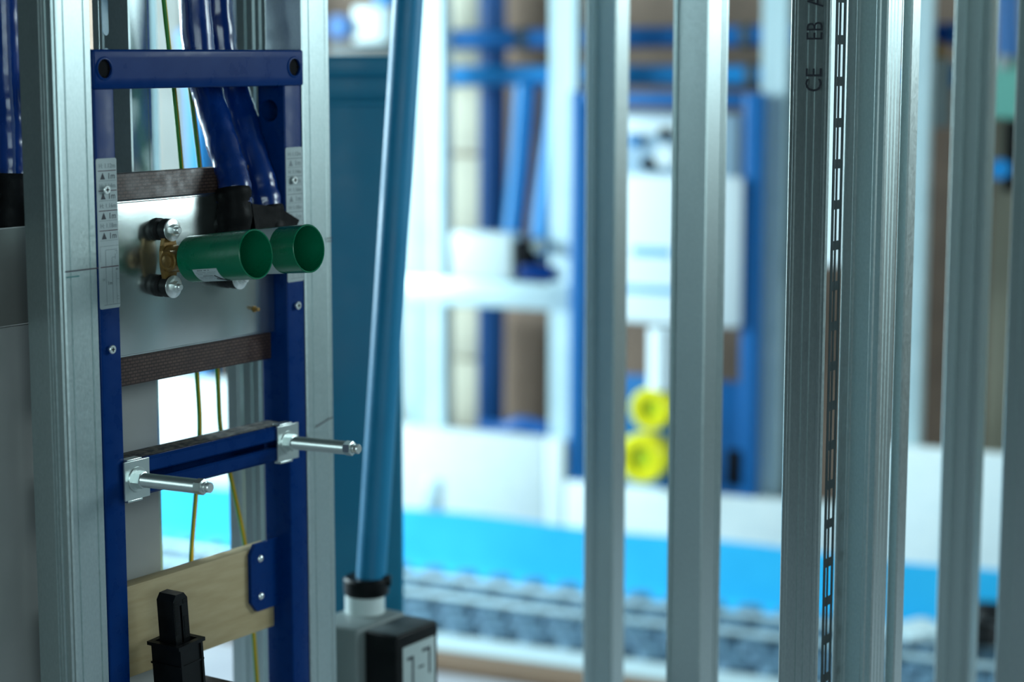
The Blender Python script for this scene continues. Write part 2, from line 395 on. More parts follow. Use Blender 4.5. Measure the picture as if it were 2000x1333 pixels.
# wooden drain board with blue clips and black drain clamp
b = NB(); box(b, 0.0310, 0.2900, 0.022, 0.042, 0.629, 0.731, 0.002); P('drain_board', b, 'pine', fr, 'pale pine board')
def clip(px0, s):
    b = NB(); X0, X1 = px0
    poly = [(X0 + 0.008, 0.7365), (X1, 0.7365), (X1, 0.6560), (X0 + 0.010, 0.6560), (X0, 0.6680), (X0, 0.7250)] if s > 0 else [(X0, 0.7365), (X1 - 0.008, 0.7365), (X1, 0.725), (X1, 0.668), (X1 - 0.010, 0.656), (X0, 0.656)]
    prism(b, poly, 0.0165, 0.0215)
    o = P('clip', b, 'blue_coat', fr)
    for z in (0.7180, 0.6730):
        xs = X0 + 0.017 if s > 0 else X1 - 0.017
        b = NB(); lathe(b, (xs, 0.0167, z), (0, -1, 0), [(0, 0.0046), (0.0012, 0.0040), (0.0022, 0.0022), (0.0024, 0.0)], 16); P('clip_screw', b, 'screw', fr, parent=o)
clip((0.2440, 0.2990), 1)
# drain clamp
ax = Vector((0.0735, -0.022, 0.68)); lean = Matrix.Translation(ax) @ Matrix.Rotation(R(-4), 4, 'Y') @ Matrix.Translation(-ax)
def leaned(b): bmesh.ops.transform(b, matrix=lean, verts=b.verts); return b
b = NB(); prism(b, [(0.0640, 0.60), (0.0860, 0.60), (0.0860, 0.7205), (0.0810, 0.7270), (0.0690, 0.7270), (0.0640, 0.7205)], -0.0345, -0.0105)
for i in range(26):
    z = 0.676 + i * 0.0017
    box(b, 0.0650, 0.0712, -0.0352, -0.0344, z, z + 0.0009); box(b, 0.0785, 0.0850, -0.0352, -0.0344, z, z + 0.0009)
dc = P('drain_clamp', leaned(b), 'black_plastic', fr, 'black plastic drain clamp with toothed post', smooth=20)
k = NB(); box(k, 0.0735 - 0.1635, 0.0765 - 0.1635, -0.06, -0.028 - 0.02, 0.672, 0.714)
bmesh.ops.transform(k, matrix=Matrix.Translation((-0.1635, -0.02, 0)) @ lean @ Matrix.Translation((0.1635, 0.02, 0)), verts=k.verts); cut(dc, [k])
b = NB(); X0, X1, Y0, Y1 = 0.0580, 0.0930, -0.0440, -0.0030
for z0, z1, e in ((0.6000, 0.6700, 0.0), (0.6700, 0.6740, 0.003), (0.6490, 0.6510, 0.0012), (0.6120, 0.6150, 0.0015)):
    t = 0.003
    box(b, X0 - e, X0 + t, Y0 - e, Y1 + e, z0, z1); box(b, X1 - t, X1 + e, Y0 - e, Y1 + e, z0, z1)
    box(b, X0 + t, X1 - t, Y0 - e, Y0 + t, z0, z1); box(b, X0 + t, X1 - t, Y1 - t, Y1 + e, z0, z1)
for xx in (X0, X1 - 0.003): box(b, xx, xx + 0.003, Y0 - 0.0018, Y0, 0.61, 0.670)
P('clamp_collar', leaned(b), 'black_plastic', fr, smooth=20, parent=dc)
b = NB(); box(b, 0.030, 0.150, -0.055, 0.022, 0.556, 0.603, 0.004); P('clamp_base', leaned(b), 'black_plastic', fr, parent=dc)
# stickers with height scale
def sticker(x0, x1, flip):
    z0, z1 = 1.0393, 1.1945; y = -0.0002; w = x1 - x0
    b = NB(); r = 0.0022
    poly = []
    for cx, cz, a0 in ((x1 - r, z1 - r, 0), (x0 + r, z1 - r, 90), (x0 + r, z0 + r, 180), (x1 - r, z0 + r, 270)):
        for a in (0, 30, 60, 90): poly.append((cx + r * math.cos(R(a0 + a)), cz + r * math.sin(R(a0 + a))))
    prism(b, poly, y - 0.0004, y + 0.0002); st = P('sticker', b, 'sticker', fr, 'pale grey paper height scale')
    b = NB(); Y = y - 0.0006
    for i, t in enumerate(('H: 1.12m', 'H: 1.14m', 'H: 1.16m', 'H: 1.18m')):
        zt = 1.1845 - i * 0.0205
        text_bm(b, t, 0.0062, (x0 + 0.0035, Y, zt), (1, 0, 0), (0, 0, 1.1), 1)
        flat(b, x0 + 0.002, x1 - 0.001, zt - 0.0032, zt - 0.0024, Y, 2)
        flat(b, x0 + 0.0025, x1 - 0.001, zt - 0.0132, zt - 0.0128, Y, 1)
        vs = [b.verts.new(p) for p in ((x0 + 0.0050, Y, zt - 0.0115), (x0 + 0.0120, Y, zt - 0.0115), (x0 + 0.0085, Y, zt - 0.0045))]
        b.faces.new(vs).material_index = 0
        text_bm(b, '1m', 0.0086, (x0 + 0.0152, Y, zt - 0.0113), (1, 0, 0), (0, 0, 1.05), 0)
    flat(b, x0 + 0.002, x1 - 0.001, 1.0823, 1.0832, Y, 2)
    for (p, q, e, f_) in ((0.0095, 0.0100, 1.0440, 1.1000), (0.0185, 0.0189, 1.0440, 1.0920), (0.0095, 0.0260, 1.1000, 1.1005), (0.0185, 0.0235, 1.0920, 1.0924), (0.0230, 0.0235, 1.0900, 1.0955), (0.0230, 0.0262, 1.0985, 1.0990), (0.0255, 0.0260, 1.0950, 1.0988), (0.0060, 0.0285, 1.0430, 1.0436), (0.0240, 0.0244, 1.0440, 1.0760), (0.0240, 0.0275, 1.0690, 1.0694), (0.0240, 0.0275, 1.0480, 1.0484), (0.0240, 0.0275, 1.0510, 1.0514), (0.0020, 0.0285, 1.1040, 1.1044), (0.0020, 0.0024, 1.0880, 1.1040)):
        flat(b, x0 + p, x0 + q, e, f_, Y, 1)
    text_bm(b, '1m', 0.0052, (x0 + 0.0115, Y, 1.0640), (1, 0, 0), (0, 0, 1), 0)
    text_bm(b, 'H', 0.0052, (x0 + 0.0045, Y, 1.0680), (1, 0, 0), (0, 0, 1), 1)
    text_bm(b, 'm', 0.0040, (x0 + 0.0235, Y, 1.0785), (1, 0, 0), (0, 0, 1), 0)
    P('printed_scale', b, ['print', 'print_pale', 'print_red'] if not flip else ['print_pale', 'print_pale', 'print_pale'], fr, parent=st, smooth=0)
sticker(0.0009, 0.0296, False); sticker(0.2972, 0.3262, True)
# screws in the uprights
for px, py in ((208, 371), (575, 352), (219, 683), (582, 597)):
    c = FR(px, py, 0.003)
    b = NB(); lathe(b, (c.x, 0.0, c.z), (0, -1, 0), [(0, 0.0), (0, 0.0026), (0.0022, 0.0030), (0.0030, 0.0046), (0.0042, 0.0046), (0.0047, 0.0040), (0.0047, 0.0)], 20)
    s = P('screw', b, 'screw', fr)
    b = NB(); y = -0.00475
    for sx, sz in ((0.0023, 0.0006), (0.0006, 0.0023)): box(b, c.x - sx, c.x + sx, y - 0.00012, y + 0.0001, c.z - sz, c.z + sz)
    P('cross_recess', b, 'black_and_shade', fr, parent=s, smooth=0)

# ================================================================ GALVANISED STUDS
def stud_profile(wu, ww, ribs_web, ribs_fl, lip=0.007):
    """C section: web along y at x=0 (faces -x), flanges along x at y=0 and y=ww, open at +x"""
    def ribbed(a, bb, ribs, depth):
        out = [a]; d = (bb - a); L = d.length; t = d / L; n = Vector((-t.y, t.x))
        for c, h in ribs:
            m = a + d * c
            out += [m - t * h * 1.4, m - t * h * 0.7 + n * depth, m + t * h * 0.7 + n * depth, m + t * h * 1.4]
        return out + [bb]
    r = 0.0016
    p = [Vector((wu, ww - lip)), Vector((wu, ww - r)), Vector((wu - r, ww))]
    p += [Vector((r, ww))]
    web = ribbed(Vector((0, ww - r)), Vector((0, r)), ribs_web, -0.0015)
    p += web
    p += ribbed(Vector((r, 0)), Vector((wu - r, 0)), ribs_fl, 0.0012)
    p += [Vector((wu, r)), Vector((wu, lip))]
    return p
def stud(label, W, x, y, wu, ww, ribs_web=(), ribs_fl=(), z0=0.0, z1=2.7, m='galv', group='galvanised drywall studs', name='drywall_stud', holes=(), cat='stud'):
    b = NB(); pl = stud_profile(wu, ww, ribs_web, ribs_fl)
    sheet(b, [p + Vector((x, y)) for p in pl], 0.0009, z0, z1)
    o = solo(name, b, m, W, label, cat, group)
    if holes:
        org = o.matrix_world.inverted() @ W
        ks = []
        for poly, y0, y1, axis in holes:
            k = NB(); prism(k, poly, y0, y1)
            if axis == 'x': bmesh.ops.transform(k, matrix=Matrix(((0, 1, 0, 0), (1, 0, 0, 0), (0, 0, 1, 0), (0, 0, 0, 1))), verts=k.verts)
            bmesh.ops.transform(k, matrix=o.matrix_world @ org, verts=k.verts); ks.append(k)
        cut(o, ks)
    return o
def slot(c, z0, z1, r):
    poly = [(c + r * math.cos(R(a)), z1 - r + r * math.sin(R(a))) for a in range(0, 181, 30)] + [(c + r * math.cos(R(a)), z0 + r + r * math.sin(R(a))) for a in range(180, 361, 30)]
    return poly
WR = ((0.12, 0.0012), (0.22, 0.0012), (0.30, 0.0012))
sL = stud('ribbed bright galvanised stud at the left of the blue washbasin frame', MF, -0.0475, -0.001, 0.0460, 0.0565, ((0.56, 0.0010), (0.64, 0.0010), (0.72, 0.0010), (0.88, 0.0028)), ((0.16, 0.0008), (0.80, 0.0008)))
for z, xa, xb, mm in ((1.0823, -0.0475, -0.0015, 'marker'), (1.0765, -0.046, -0.028, 'marker_teal')):
    b = NB(); flat(b, xa, xb, z, z + 0.0012, -0.00195); mk = part('pencil_mark', b, mm, sL, None, 0); mk.matrix_parent_inverse = sL.matrix_world.inverted() @ MF
sR = stud('galvanised stud fixed to the right upright of the blue washbasin frame', MF, 0.3285, -0.001, 0.0490, 0.0560, (), ((0.22, 0.0008), (0.82, 0.0020)))
for z in (1.0848, 1.0813):
    b = NB(); flat(b, 0.366, 0.3775, z, z + 0.0008, -0.0023); mk = part('pencil_mark', b, 'marker', sR, None, 0); mk.matrix_parent_inverse = sR.matrix_world.inverted() @ MF
b = NB(); vs = [b.verts.new(q) for q in ((0.3415, -0.0023, 0.8635), (0.3415, -0.0023, 0.8625), (0.3735, -0.0023, 0.8700), (0.3735, -0.0023, 0.8712))]; b.faces.new(vs)
mk = part('pencil_mark', b, 'marker', sR, None, 0); mk.matrix_parent_inverse = sR.matrix_world.inverted() @ MF
# second row behind the frame
w1 = -0.105; c = FR(252, 50, w1)
stud('slotted galvanised stud standing behind the left half of the washbasin frame', MF, c.x, -w1, 0.0330, 0.0580, ((0.25, 0.003),), ((0.85, 0.0008),),
     holes=[(slot(-w1 + 0.036, z, z + 0.066, 0.0045), c.x - 0.02, c.x + 0.02, 'x') for z in (1.241, 1.3205, 1.400)])
w2 = -0.125; c2 = FR(521, 50, w2)
stud('galvanised stud with a bright cutout behind the right upright of the washbasin frame', MF, c2.x, -w2, 0.0640, 0.0780, ((0.30, 0.0030), (0.55, 0.0012), (0.72, 0.002), (0.86, 0.002)), ((0.86, 0.0022),),
     holes=[([(c2.x + 0.0165, 1.285), (c2.x + 0.0215, 1.285), (c2.x + 0.0222, 1.308), (c2.x + 0.0275, 1.308), (c2.x + 0.0285, 1.3105), (c2.x + 0.0275, 1.313), (c2.x + 0.0220, 1.313), (c2.x + 0.0200, 1.334), (c2.x + 0.0160, 1.334)], -w2 - 0.02, -w2 + 0.02, 'y')])
w3 = -0.30; c3 = FR(293, 50, w3)
stud('narrow brightly lit galvanised stud glimpsed beside the yellow and green wires', MF, c3.x, -w3, 0.0130, 0.030, (), (), m='galv_far', z0=1.05)
# studs across the right half: near corner of each at a pixel column and a distance
def turned_stud(label, px, Y, turn, wu, ww, rw=(), rf=(), **kw):
    q = at(px, 500, Y); return stud(label, Matrix.Translation((q.x, q.y, 0)) @ Matrix.Rotation(FY + R(turn), 4, 'Z'), 0, 0, wu, ww, rw, rf, **kw)
def free_stud(label, px, Y, wu, ww, rw=(), rf=(), **kw):
    q = MF.inverted() @ at(px, 500, Y); return stud(label, MF, q.x, q.y, wu, ww, rw, rf, **kw), q
R1, q1 = free_stud('blurred galvanised stud between the blue background frame post and the white cistern', 1200, 2.72, 0.036, 0.0480, ((0.3, 0.0012),), ())
R2 = turned_stud('galvanised stud with bright edge standing in front of the yellow pipe caps', 1377, 2.42, -12, 0.0390, 0.0570, ((0.10, 0.0008),), ((0.70, 0.0010), (0.85, 0.0010)))
R3, q3 = free_stud('grooved galvanised stud printed with dark letters', 1613, 2.11, 0.0045, 0.0470, ((0.13, 0.0016), (0.42, 0.0012), (0.62, 0.0012), (0.90, 0.0016)), (),
    )
X = q3.x - 0.0021
for s, z in (('CE', 1.2600), ('EB', 1.3140), ('A1', 1.3490)):
    b = NB(); text_bm(b, s, 0.0270, (X, q3.y + 0.0085, z), (0, 0, 0.80 if s == 'CE' else 0.70), (0, 1, 0))
    mk = part('printed_letters', b, 'print', R3, None, 0); mk.matrix_parent_inverse = R3.matrix_world.inverted() @ MF
R4, q4 = free_stud('grooved galvanised stud with bright ribbed side beside the printed stud', 1722, 2.16, 0.0390, 0.0480, ((0.28, 0.0016), (0.80, 0.0022)), ((0.2, 0.0012), (0.45, 0.0012), (0.7, 0.0012)))
R4b, q4b = free_stud('thin bright galvanised stud edge right behind the ribbed stud', 1769, 2.20, 0.0240, 0.0120, (), ())
R5, q5 = free_stud('blurred teal-grey galvanised stud at the right before the white board', 1920, 2.62, 0.0300, 0.0500, ((0.3, 0.001), (0.75, 0.001)), ())
R6, q6 = free_stud('blurred galvanised stud cut off by the right picture edge', 2046, 2.60, 0.0400, 0.0520, ((0.3, 0.001),), ())
# perforated strip between the printed stud and the ribbed one
q = MF.inverted() @ at(1624, 500, 2.16); b = NB(); n = 34; X0, X1 = q.x - 0.0, q.x + 0.024
box(b, X0, X0 + 0.004, q.y, q.y + 0.0015, 0.0, 2.7); box(b, X0 + 0.020, X1, q.y, q.y + 0.0015, 0.0, 2.7); box(b, X0 + 0.009, X0 + 0.0115, q.y, q.y + 0.0015, 0.0, 2.7)
for i in range(60): box(b, X0 + 0.004, X0 + 0.020, q.y + 0.0002, q.y + 0.0013, 0.02 + i * 0.0445, 0.030 + i * 0.0445)
solo('perforated_strip', b, 'dark_grey', MF, 'perforated metal strip in the gap beside the printed stud', 'metal strip', smooth=0)

# ================================================================ WATER FITTINGS, CAPS AND PIPES
def fitting(x, z, label, group='brass wall plate fittings'):
    r = root('wall_fitting', MF, (x, 0.01, z - 0.045), label, 'pipe fitting', group)
    b = NB(); yc = -0.001
    # flat brass wing, vertical
    prism(b, [(x - 0.007, z - 0.030), (x + 0.007, z - 0.030), (x + 0.0085, z - 0.014), (x + 0.012, z - 0.008), (x + 0.012, z + 0.008), (x + 0.0085, z + 0.014), (x + 0.007, z + 0.030), (x - 0.007, z + 0.030), (x - 0.0085, z + 0.014), (x - 0.012, z + 0.008), (x - 0.012, z - 0.008), (x - 0.0085, z - 0.014)], yc - 0.0005, yc + 0.0055)
    bmesh.ops.bevel(b, geom=b.edges[:], offset=0.001, segments=1, affect='EDGES')
    P('wing_plate', b, 'brass', r)
    b = NB(); lathe(b, (x, yc - 0.002, z), (0, -1, 0), [(0, 0.0), (0, 0.015), (0.010, 0.0145), (0.014, 0.012), (0.014, 0.0105), (0.020, 0.0105), (0.020, 0.013), (0.024, 0.013), (0.024, 0.0)], 28)
    lathe(b, (x, yc - 0.0125, z - 0.001), (-1, 0, 0), [(0, 0.0), (0, 0.0112), (0.0165, 0.0112), (0.0180, 0.0100), (0.0172, 0.0088), (0.0172, 0.0072), (0.0190, 0.0068), (0.0198, 0.0055), (0.0198, 0.0)], 28)
    P('elbow_body', b, 'brass', r)
    for s in (1, -1):
        zz = z + s * 0.0305
        b = NB(); lathe(b, (x, 0.0185, zz), (0, -1, 0), [(0, 0.0), (0, 0.0120), (0.0060, 0.0120), (0.0075, 0.0085), (0.0115, 0.0085), (0.0130, 0.0118), (0.0215, 0.0118), (0.0225, 0.010), (0.0225, 0.0)], 28); m = P('rubber_mount', b, 'rubber', r)
        b = NB(); lathe(b, (x, -0.0042, zz), (0, -1, 0), [(0, 0.0), (0, 0.0122), (0.0012, 0.0122), (0.0015, 0.0117), (0.0015, 0.0)], 32); P('washer', b, 'screw', r, parent=m)
        b = NB(); rod(b, (x, -0.0057, zz), (x, -0.0115, zz), 0.0062, n=6, phase=0.5); lathe(b, (x, -0.0115, zz), (0, -1, 0), [(0, 0.0), (0, 0.0040), (0.0035, 0.0038), (0.0042, 0.0030), (0.0042, 0.0)], 16); P('bolt', b, 'screw', r, parent=m)
    return r
fitting(0.1050, 1.0840, 'brass wall fitting with rubber mounts behind the front green cap')
fitting(0.2110, 1.0830, 'brass wall fitting mostly hidden behind the rear green cap')
def cap(x, z, t0, L, r0, r1, label, rear):
    o = Vector((x, -t0, z)); d = Vector((0, -1, 0.115 if not rear else 0.10)).normalized()
    r = root('green_cap', MF, o, label, 'pipe cap', 'green plastic pressure test caps')
    b = NB(); t = 0.0016
    lathe(b, o, d, [(0, 0.0), (0, r0 - 0.002), (0.001, r0), (L - 0.0006, r1), (L, r1 - 0.0006), (L - 0.0006, r1 - t), (L * 0.25, r0 - t), (L * 0.25, 0.0)], 64); P('cap_body', b, 'green', r)
    b = NB(); x_, y_ = basis(d); y_ = -y_ if y_.z < 0 else y_; x_ = d.cross(y_); x_ = x_ if x_.x < 0 else -x_   # x_ towards -u (camera side), y_ up
    def sp(t, a, e):   # a: angle from camera side, positive up
        rr = r0 + (r1 - r0) * t / L + e
        return o + d * t + (x_ * math.cos(R(a)) + y_ * math.sin(R(a))) * rr
    def patch(bm, t0, t1, a0, a1, e, mi, n=10):
        g = [[bm.verts.new(sp(t, a0 + (a1 - a0) * i / n, e)) for t in (t0, t1)] for i in range(n + 1)]
        for i in range(n): bm.faces.new((g[i][0], g[i][1], g[i + 1][1], g[i + 1][0])).material_index = mi
    if not rear:
        patch(b, 0.020, 0.0545, -75, -24, 0.00025, 0); lb = P('label', b, 'label_white', r, 'white paper label')
        b = NB()
        for k, (u0, u1, a) in enumerate(((0.026, 0.043, -28), (0.023, 0.051, -34), (0.024, 0.049, -39), (0.030, 0.044, -45), (0.0235, 0.045, -50), (0.0235, 0.049, -55))):
            n = 9 if k in (0, 3) else 14; s = (u1 - u0) / n
            for i in range(n):
                if random.random() < 0.88: patch(b, u0 + s * i + s * 0.1, u0 + s * (i + 0.86), a - (0.9 if k in (0, 3) else 0.6), a + (1.1 if k in (0, 3) else 0.7), 0.0004, 0 if k in (0, 3) else 1, 1)
        P('label_print', b, ['print', 'print_pale'], r, parent=lb, smooth=0)
        b = NB(); tube(b, [sp(0.046 + 0.0115 * i / 10, -44 - 30 * i / 10, 0.0005) for i in range(11)], 0.0006, 6); tube(b, [sp(0.045 + 0.010 * i / 10 , -58 - 8 * i / 10, 0.0005) for i in range(11)], 0.0005, 6)
        P('pen_mark', b, 'print', r, parent=lb)
    else:
        patch(b, 0.002, 0.043, -80, 75, 0.00025, 0, 24); lb = P('label', b, 'label_white', r, 'white paper label wrapped round the cap')
        b = NB(); tube(b, [sp(0.031 + 0.002 * i, 24 + (3 if i % 2 else 0), 0.0005) for i in range(6)], 0.0005, 6); P('pen_mark', b, 'print', r, parent=lb)
cap(0.1070, 1.0845, 0.0310, 0.0905, 0.0246, 0.0262, 'front green plastic pipe cap with a small white printed label', False)
cap(0.2130, 1.0835, 0.0260, 0.0780, 0.0250, 0.0265, 'rear green plastic pipe cap with a white wrapped label', True)

def hose(label, pts, r, tape_pts, tape_r, tail=None):
    p0 = FR(*pts[-1]); rt = root('insulated_pipe', MF, p0, label, 'pipe', 'blue foil insulated pipes')
    sp = spline([FR(*p) for p in pts], 12)
    rad = [r * (1 + 0.05 * math.sin(i * 0.9) * random.random() + 0.03 * (random.random() - 0.5)) for i in range(len(sp))]
    b = NB(); tube(b, sp, rad, 24, wob=0.035); P('foil_sleeve', b, 'blue_foil', rt)
    b = NB(); sp = spline([FR(*p) for p in tape_pts], 8); tube(b, sp, [tape_r * (1 + 0.05 * math.sin(i * 0.55)) for i in range(len(sp))], 20, wob=0.03)
    if tail:
        q = [FR(*t) for t in tail]; A = [b.verts.new(v) for v in q]; B = [b.verts.new(v + Vector((0.001, 0.002, 0))) for v in q]; n = len(q)
        b.faces.new(A); b.faces.new(B[::-1])
        for i in range(n): b.faces.new((A[i], A[(i + 1) % n], B[(i + 1) % n], B[i]))
    P('tape_wrap', b, 'tape', rt, 'black adhesive tape')
hose('blue foil insulated pipe nearer the left, taped above the green caps', [(376, -60, -0.075), (388, 95, -0.066), (405, 178, -0.060), (434, 280, -0.030), (456, 350, -0.008), (460, 400, 0.0)], 0.0182,
     [(455, 368, -0.003), (458, 395, 0.0), (458, 430, 0.0), (456, 470, 0.0)], 0.0190)
hose('blue foil insulated pipe nearer the right upright, ending in black tape', [(418, -60, -0.085), (432, 95, -0.076), (456, 178, -0.068), (488, 290, -0.040), (512, 375, -0.020), (521, 430, -0.012)], 0.0190,
     [(518, 405, -0.013), (522, 425, -0.010), (524, 450, -0.008), (522, 480, -0.006)], 0.0200, [(492, 398, 0.010), (545, 405, 0.010), (585, 430, 0.010), (578, 447, 0.010), (500, 452, 0.010)])
def wire(label, pts):
    b = NB(); sp = spline([FR(*p) for p in pts], 10); tube(b, sp, 0.0028, 12, mats=[0, 0, 1], twist=0.012)
    solo('earth_wire', b, ['wire_green', 'wire_yellow'], MF, label, 'wire', 'yellow and green earth wires')
wire('yellow and green earth wire hanging nearer the left inside the frame', [(316, -40, -0.075), (330, 95, -0.075), (340, 178, -0.075), (352, 300, -0.075), (368, 480, -0.08), (384, 720, -0.08), (390, 840, -0.08), (383, 960, -0.08), (374, 1080, -0.08), (366, 1280, -0.08), (360, 1500, -0.08)])
wire('yellow and green earth wire curving down along the right upright', [(350, -40, -0.10), (360, 95, -0.10), (372, 178, -0.095), (387, 300, -0.09), (405, 480, -0.09), (424, 720, -0.085), (431, 840, -0.085), (450, 930, -0.08), (478, 1062, -0.08), (490, 1180, -0.08), (502, 1333, -0.08), (510, 1500, -0.08)])

# ================================================================ LEFT EDGE AND BEHIND THE FRAME
wl = -0.14
b = NB(); sp = spline([FR(8, -60, wl), FR(12, 100, wl), FR(20, 240, wl), FR(24, 345, wl)], 12)
rt = root('insulated_pipe', MF, FR(26, 450, wl), 'blue foil insulated pipe with black tape at the left picture edge', 'pipe', 'blue foil insulated pipes')
tube(b, sp, [0.0155 * (1 + 0.06 * random.random()) for _ in sp], 20, wob=0.05); P('foil_sleeve', b, 'blue_foil', rt)
b = NB(); sp = spline([FR(24, 338, wl), FR(24, 390, wl), FR(24, 448, wl)], 6); tube(b, sp, [0.0185 * (1 + 0.1 * random.random()) for _ in sp], 18, wob=0.06); P('tape_wrap', b, 'tape', rt, 'black adhesive tape')
# plasterboard sheets on the far side
wp = -0.085
a = FR(-40, 655, wp); c = FR(309, 900, wp); 
b = NB(); box(b, a.x - 0.25, c.x, -wp, -wp + 0.0125, 0.0, 1.02, 0.0006)
pb = solo('plasterboard_sheet', b, 'gypsum', MF, 'pale grey plasterboard sheet standing behind the lower part of the frame', 'board', 'boards behind the frame')
a2 = FR(20, 447, wp)
b = NB(); box(b, a.x - 0.25, FR(120, 500, wp).x, -wp, -wp + 0.0125, 1.0215, a2.z, 0.0006)
solo('cement_board', b, 'cement', MF, 'darker grey board standing on the plasterboard sheet at the left edge', 'board', 'boards behind the frame')

# tall blue tank, leaning tube and black box
Yt = 2.75; pr = at(788, 1000, Yt); zt = at(700, 110, Yt).z
WT = Matrix.Translation((pr.x, Yt, 0)) @ Matrix.Rotation(R(6), 4, 'Z')
tk = root('blue_panel', WT, (-0.085, 0.035, 0), 'tall flat teal-blue plastic panel behind the leaning tube', 'panel')
b = NB(); box(b, -0.17, 0.0, 0.0, 0.07, 0.0, zt - 0.06, 0.006, 3); P('panel_body', b, 'teal_plastic', tk)
b = NB(); box(b, -0.174, 0.004, -0.005, 0.075, zt - 0.028, zt, 0.004, 3); box(b, -0.17, 0.0, 0.001, 0.07, zt - 0.0602, zt - 0.0275, 0.001); P('rim', b, 'teal_plastic', tk)
b = NB(); box(b, -0.172, 0.002, -0.003, 0.073, zt - 0.068, zt - 0.060, 0.002); P('rib', b, 'teal_plastic', tk)
Yb = 2.55
rt = root('leaning_tube', MI, at(722, 1200, Yb), 'slim blue plastic tube leaning from the black box up past the panel', 'pipe')
b = NB(); p0, p1 = at(723, 1155, Yb), at(801, -60, Yb + 0.03); rod(b, p0, p1, 0.0197, n=32); P('tube', b, 'teal_tube', rt)
b = NB(); e = at(716, 1160, Yb); lathe(b, e, (0, 0, 1), [(0, 0.0), (0, 0.0285), (0.003, 0.030), (0.020, 0.030), (0.023, 0.0275), (0.023, 0.0)], 36); box(b, e.x + 0.022, e.x + 0.033, e.y - 0.012, e.y, e.z + 0.012, e.z + 0.026, 0.002); P('collar', b, 'black_plastic', rt)
b = NB(); e2 = at(713, 1206, Yb); lathe(b, e2, (0, 0, 1), [(0, 0.0), (0, 0.0262), (e.z - e2.z + 0.001, 0.0262), (e.z - e2.z + 0.001, 0.0)], 36); P('sleeve', b, 'white_plastic', rt)
qb = MF.inverted() @ at(775, 1246, 2.44); x0, y0, z1 = qb.x, qb.y, qb.z
bx = root('drain_box', MF, (x0 + 0.045, y0 + 0.04, 0), 'black box with a white label under the leaning tube', 'box')
b = NB(); box(b, x0, x0 + 0.088, y0, y0 + 0.052, 0.0, z1, 0.003, 3); P('box_body', b, 'black_plastic', bx)
b = NB(); box(b, x0 + 0.003, x0 + 0.085, y0 + 0.003, y0 + 0.050, z1 - 0.0002, z1 + 0.0012, 0.0005); P('lid', b, 'dark_grey', bx)
b = NB(); box(b, x0 - 0.012, x0 + 0.092, y0 + 0.055, y0 + 0.13, 0.0, z1 + 0.003, 0.004, 3); P('rear_housing', b, 'grey_plastic', bx)
b = NB(); box(b, x0 + 0.012, x0 + 0.080, y0 - 0.0008, y0 + 0.0004, z1 - 0.16, z1 - 0.017, 0.0003); lb = P('label', b, 'label_white', bx, 'white label with a line drawing')
yy = y0 - 0.0011
for (p, q, e, f_) in ((0.020, 0.034, -0.036, -0.032), (0.030, 0.034, -0.075, -0.032), (0.026, 0.034, -0.078, -0.074), (0.052, 0.070, -0.032, -0.028), (0.066, 0.070, -0.064, -0.032), (0.044, 0.056, -0.052, -0.049), (0.024, 0.050, -0.108, -0.104)):
    b = NB(); flat(b, x0 + p, x0 + q, z1 + e, z1 + f_, yy); P('drawn_line', b, 'print', bx, parent=lb, smooth=0)

# ================================================================ BACKGROUND ROOM END
def bkbox(bm, px0, py0, px1, py1, w, depth, bev=0.0):
    m = (px0 + px1) / 2; a = BK(px0, (py0 + py1) / 2, w); c = BK(px1, (py0 + py1) / 2, w)
    t = BK(m, py0, w).z; bt = BK(m, py1, w).z
    box(bm, a.x, c.x, -w, -w + depth, bt, t, bev)
def board(s0, s1, z1, label):
    b = NB(); box(b, s0, s1, 0.0, 0.05, 0.0, z1, 0.003); solo('insulation_board', b, 'xps', MB, label, 'board', 'white boards along the back wall')
board(-1.40, -0.30, BK(370, 742, 0).z, 'white board along the back wall seen through the washbasin frame opening')
board(-0.297, 0.385, 0.360, 'bright white low board along the back wall right of the blue panel')
board(0.387, 0.438, 0.362, 'narrow white board end beside the blue background frame')
board(0.440, 1.155, 0.2615, 'low white board under the background toilet frame')
board(1.158, 2.20, 0.412, 'tall white board along the back wall at the right')
b = NB(); c_ = BK(845, 965, 0); box(b, c_.x - 0.022, c_.x + 0.022, -0.006, 0.004, c_.z - 0.045, c_.z + 0.04, 0.003); solo('wall_outlet', b, 'galv_far', MB, 'small grey outlet box on the bright white board', 'outlet box')
# blue edge strip, flaring out onto the floor
b = NB(); prof = [(0.055, -0.004), (0.03, 0.0), (0.012, 0.012), (0.006, 0.035), (0.004, 0.15)]
ss = [-1.40 + i * 0.13 for i in range(29)]; rows = []
for s in ss:
    j = random.random() * 0.012; rows.append([b.verts.new((s, -(o + (j if o < 0.05 and o > 0.004 else 0)), z + (0.004 * math.sin(s * 9) if z > 0.1 else 0))) for o, z in prof] + [b.verts.new((s, -0.001, 0.15 + 0.004 * math.sin(s * 9))), b.verts.new((s, -0.001, -0.004))])
for A, B in zip(rows, rows[1:]):
    for i in range(len(A)): b.faces.new((A[i], A[(i + 1) % len(A)], B[(i + 1) % len(A)], B[i]))
b.faces.new(rows[0]); b.faces.new(rows[-1][::-1])
solo('edge_strip', b, 'foil_strip', MB, 'bright blue foam edge strip running along the foot of the back wall', 'edge strip')
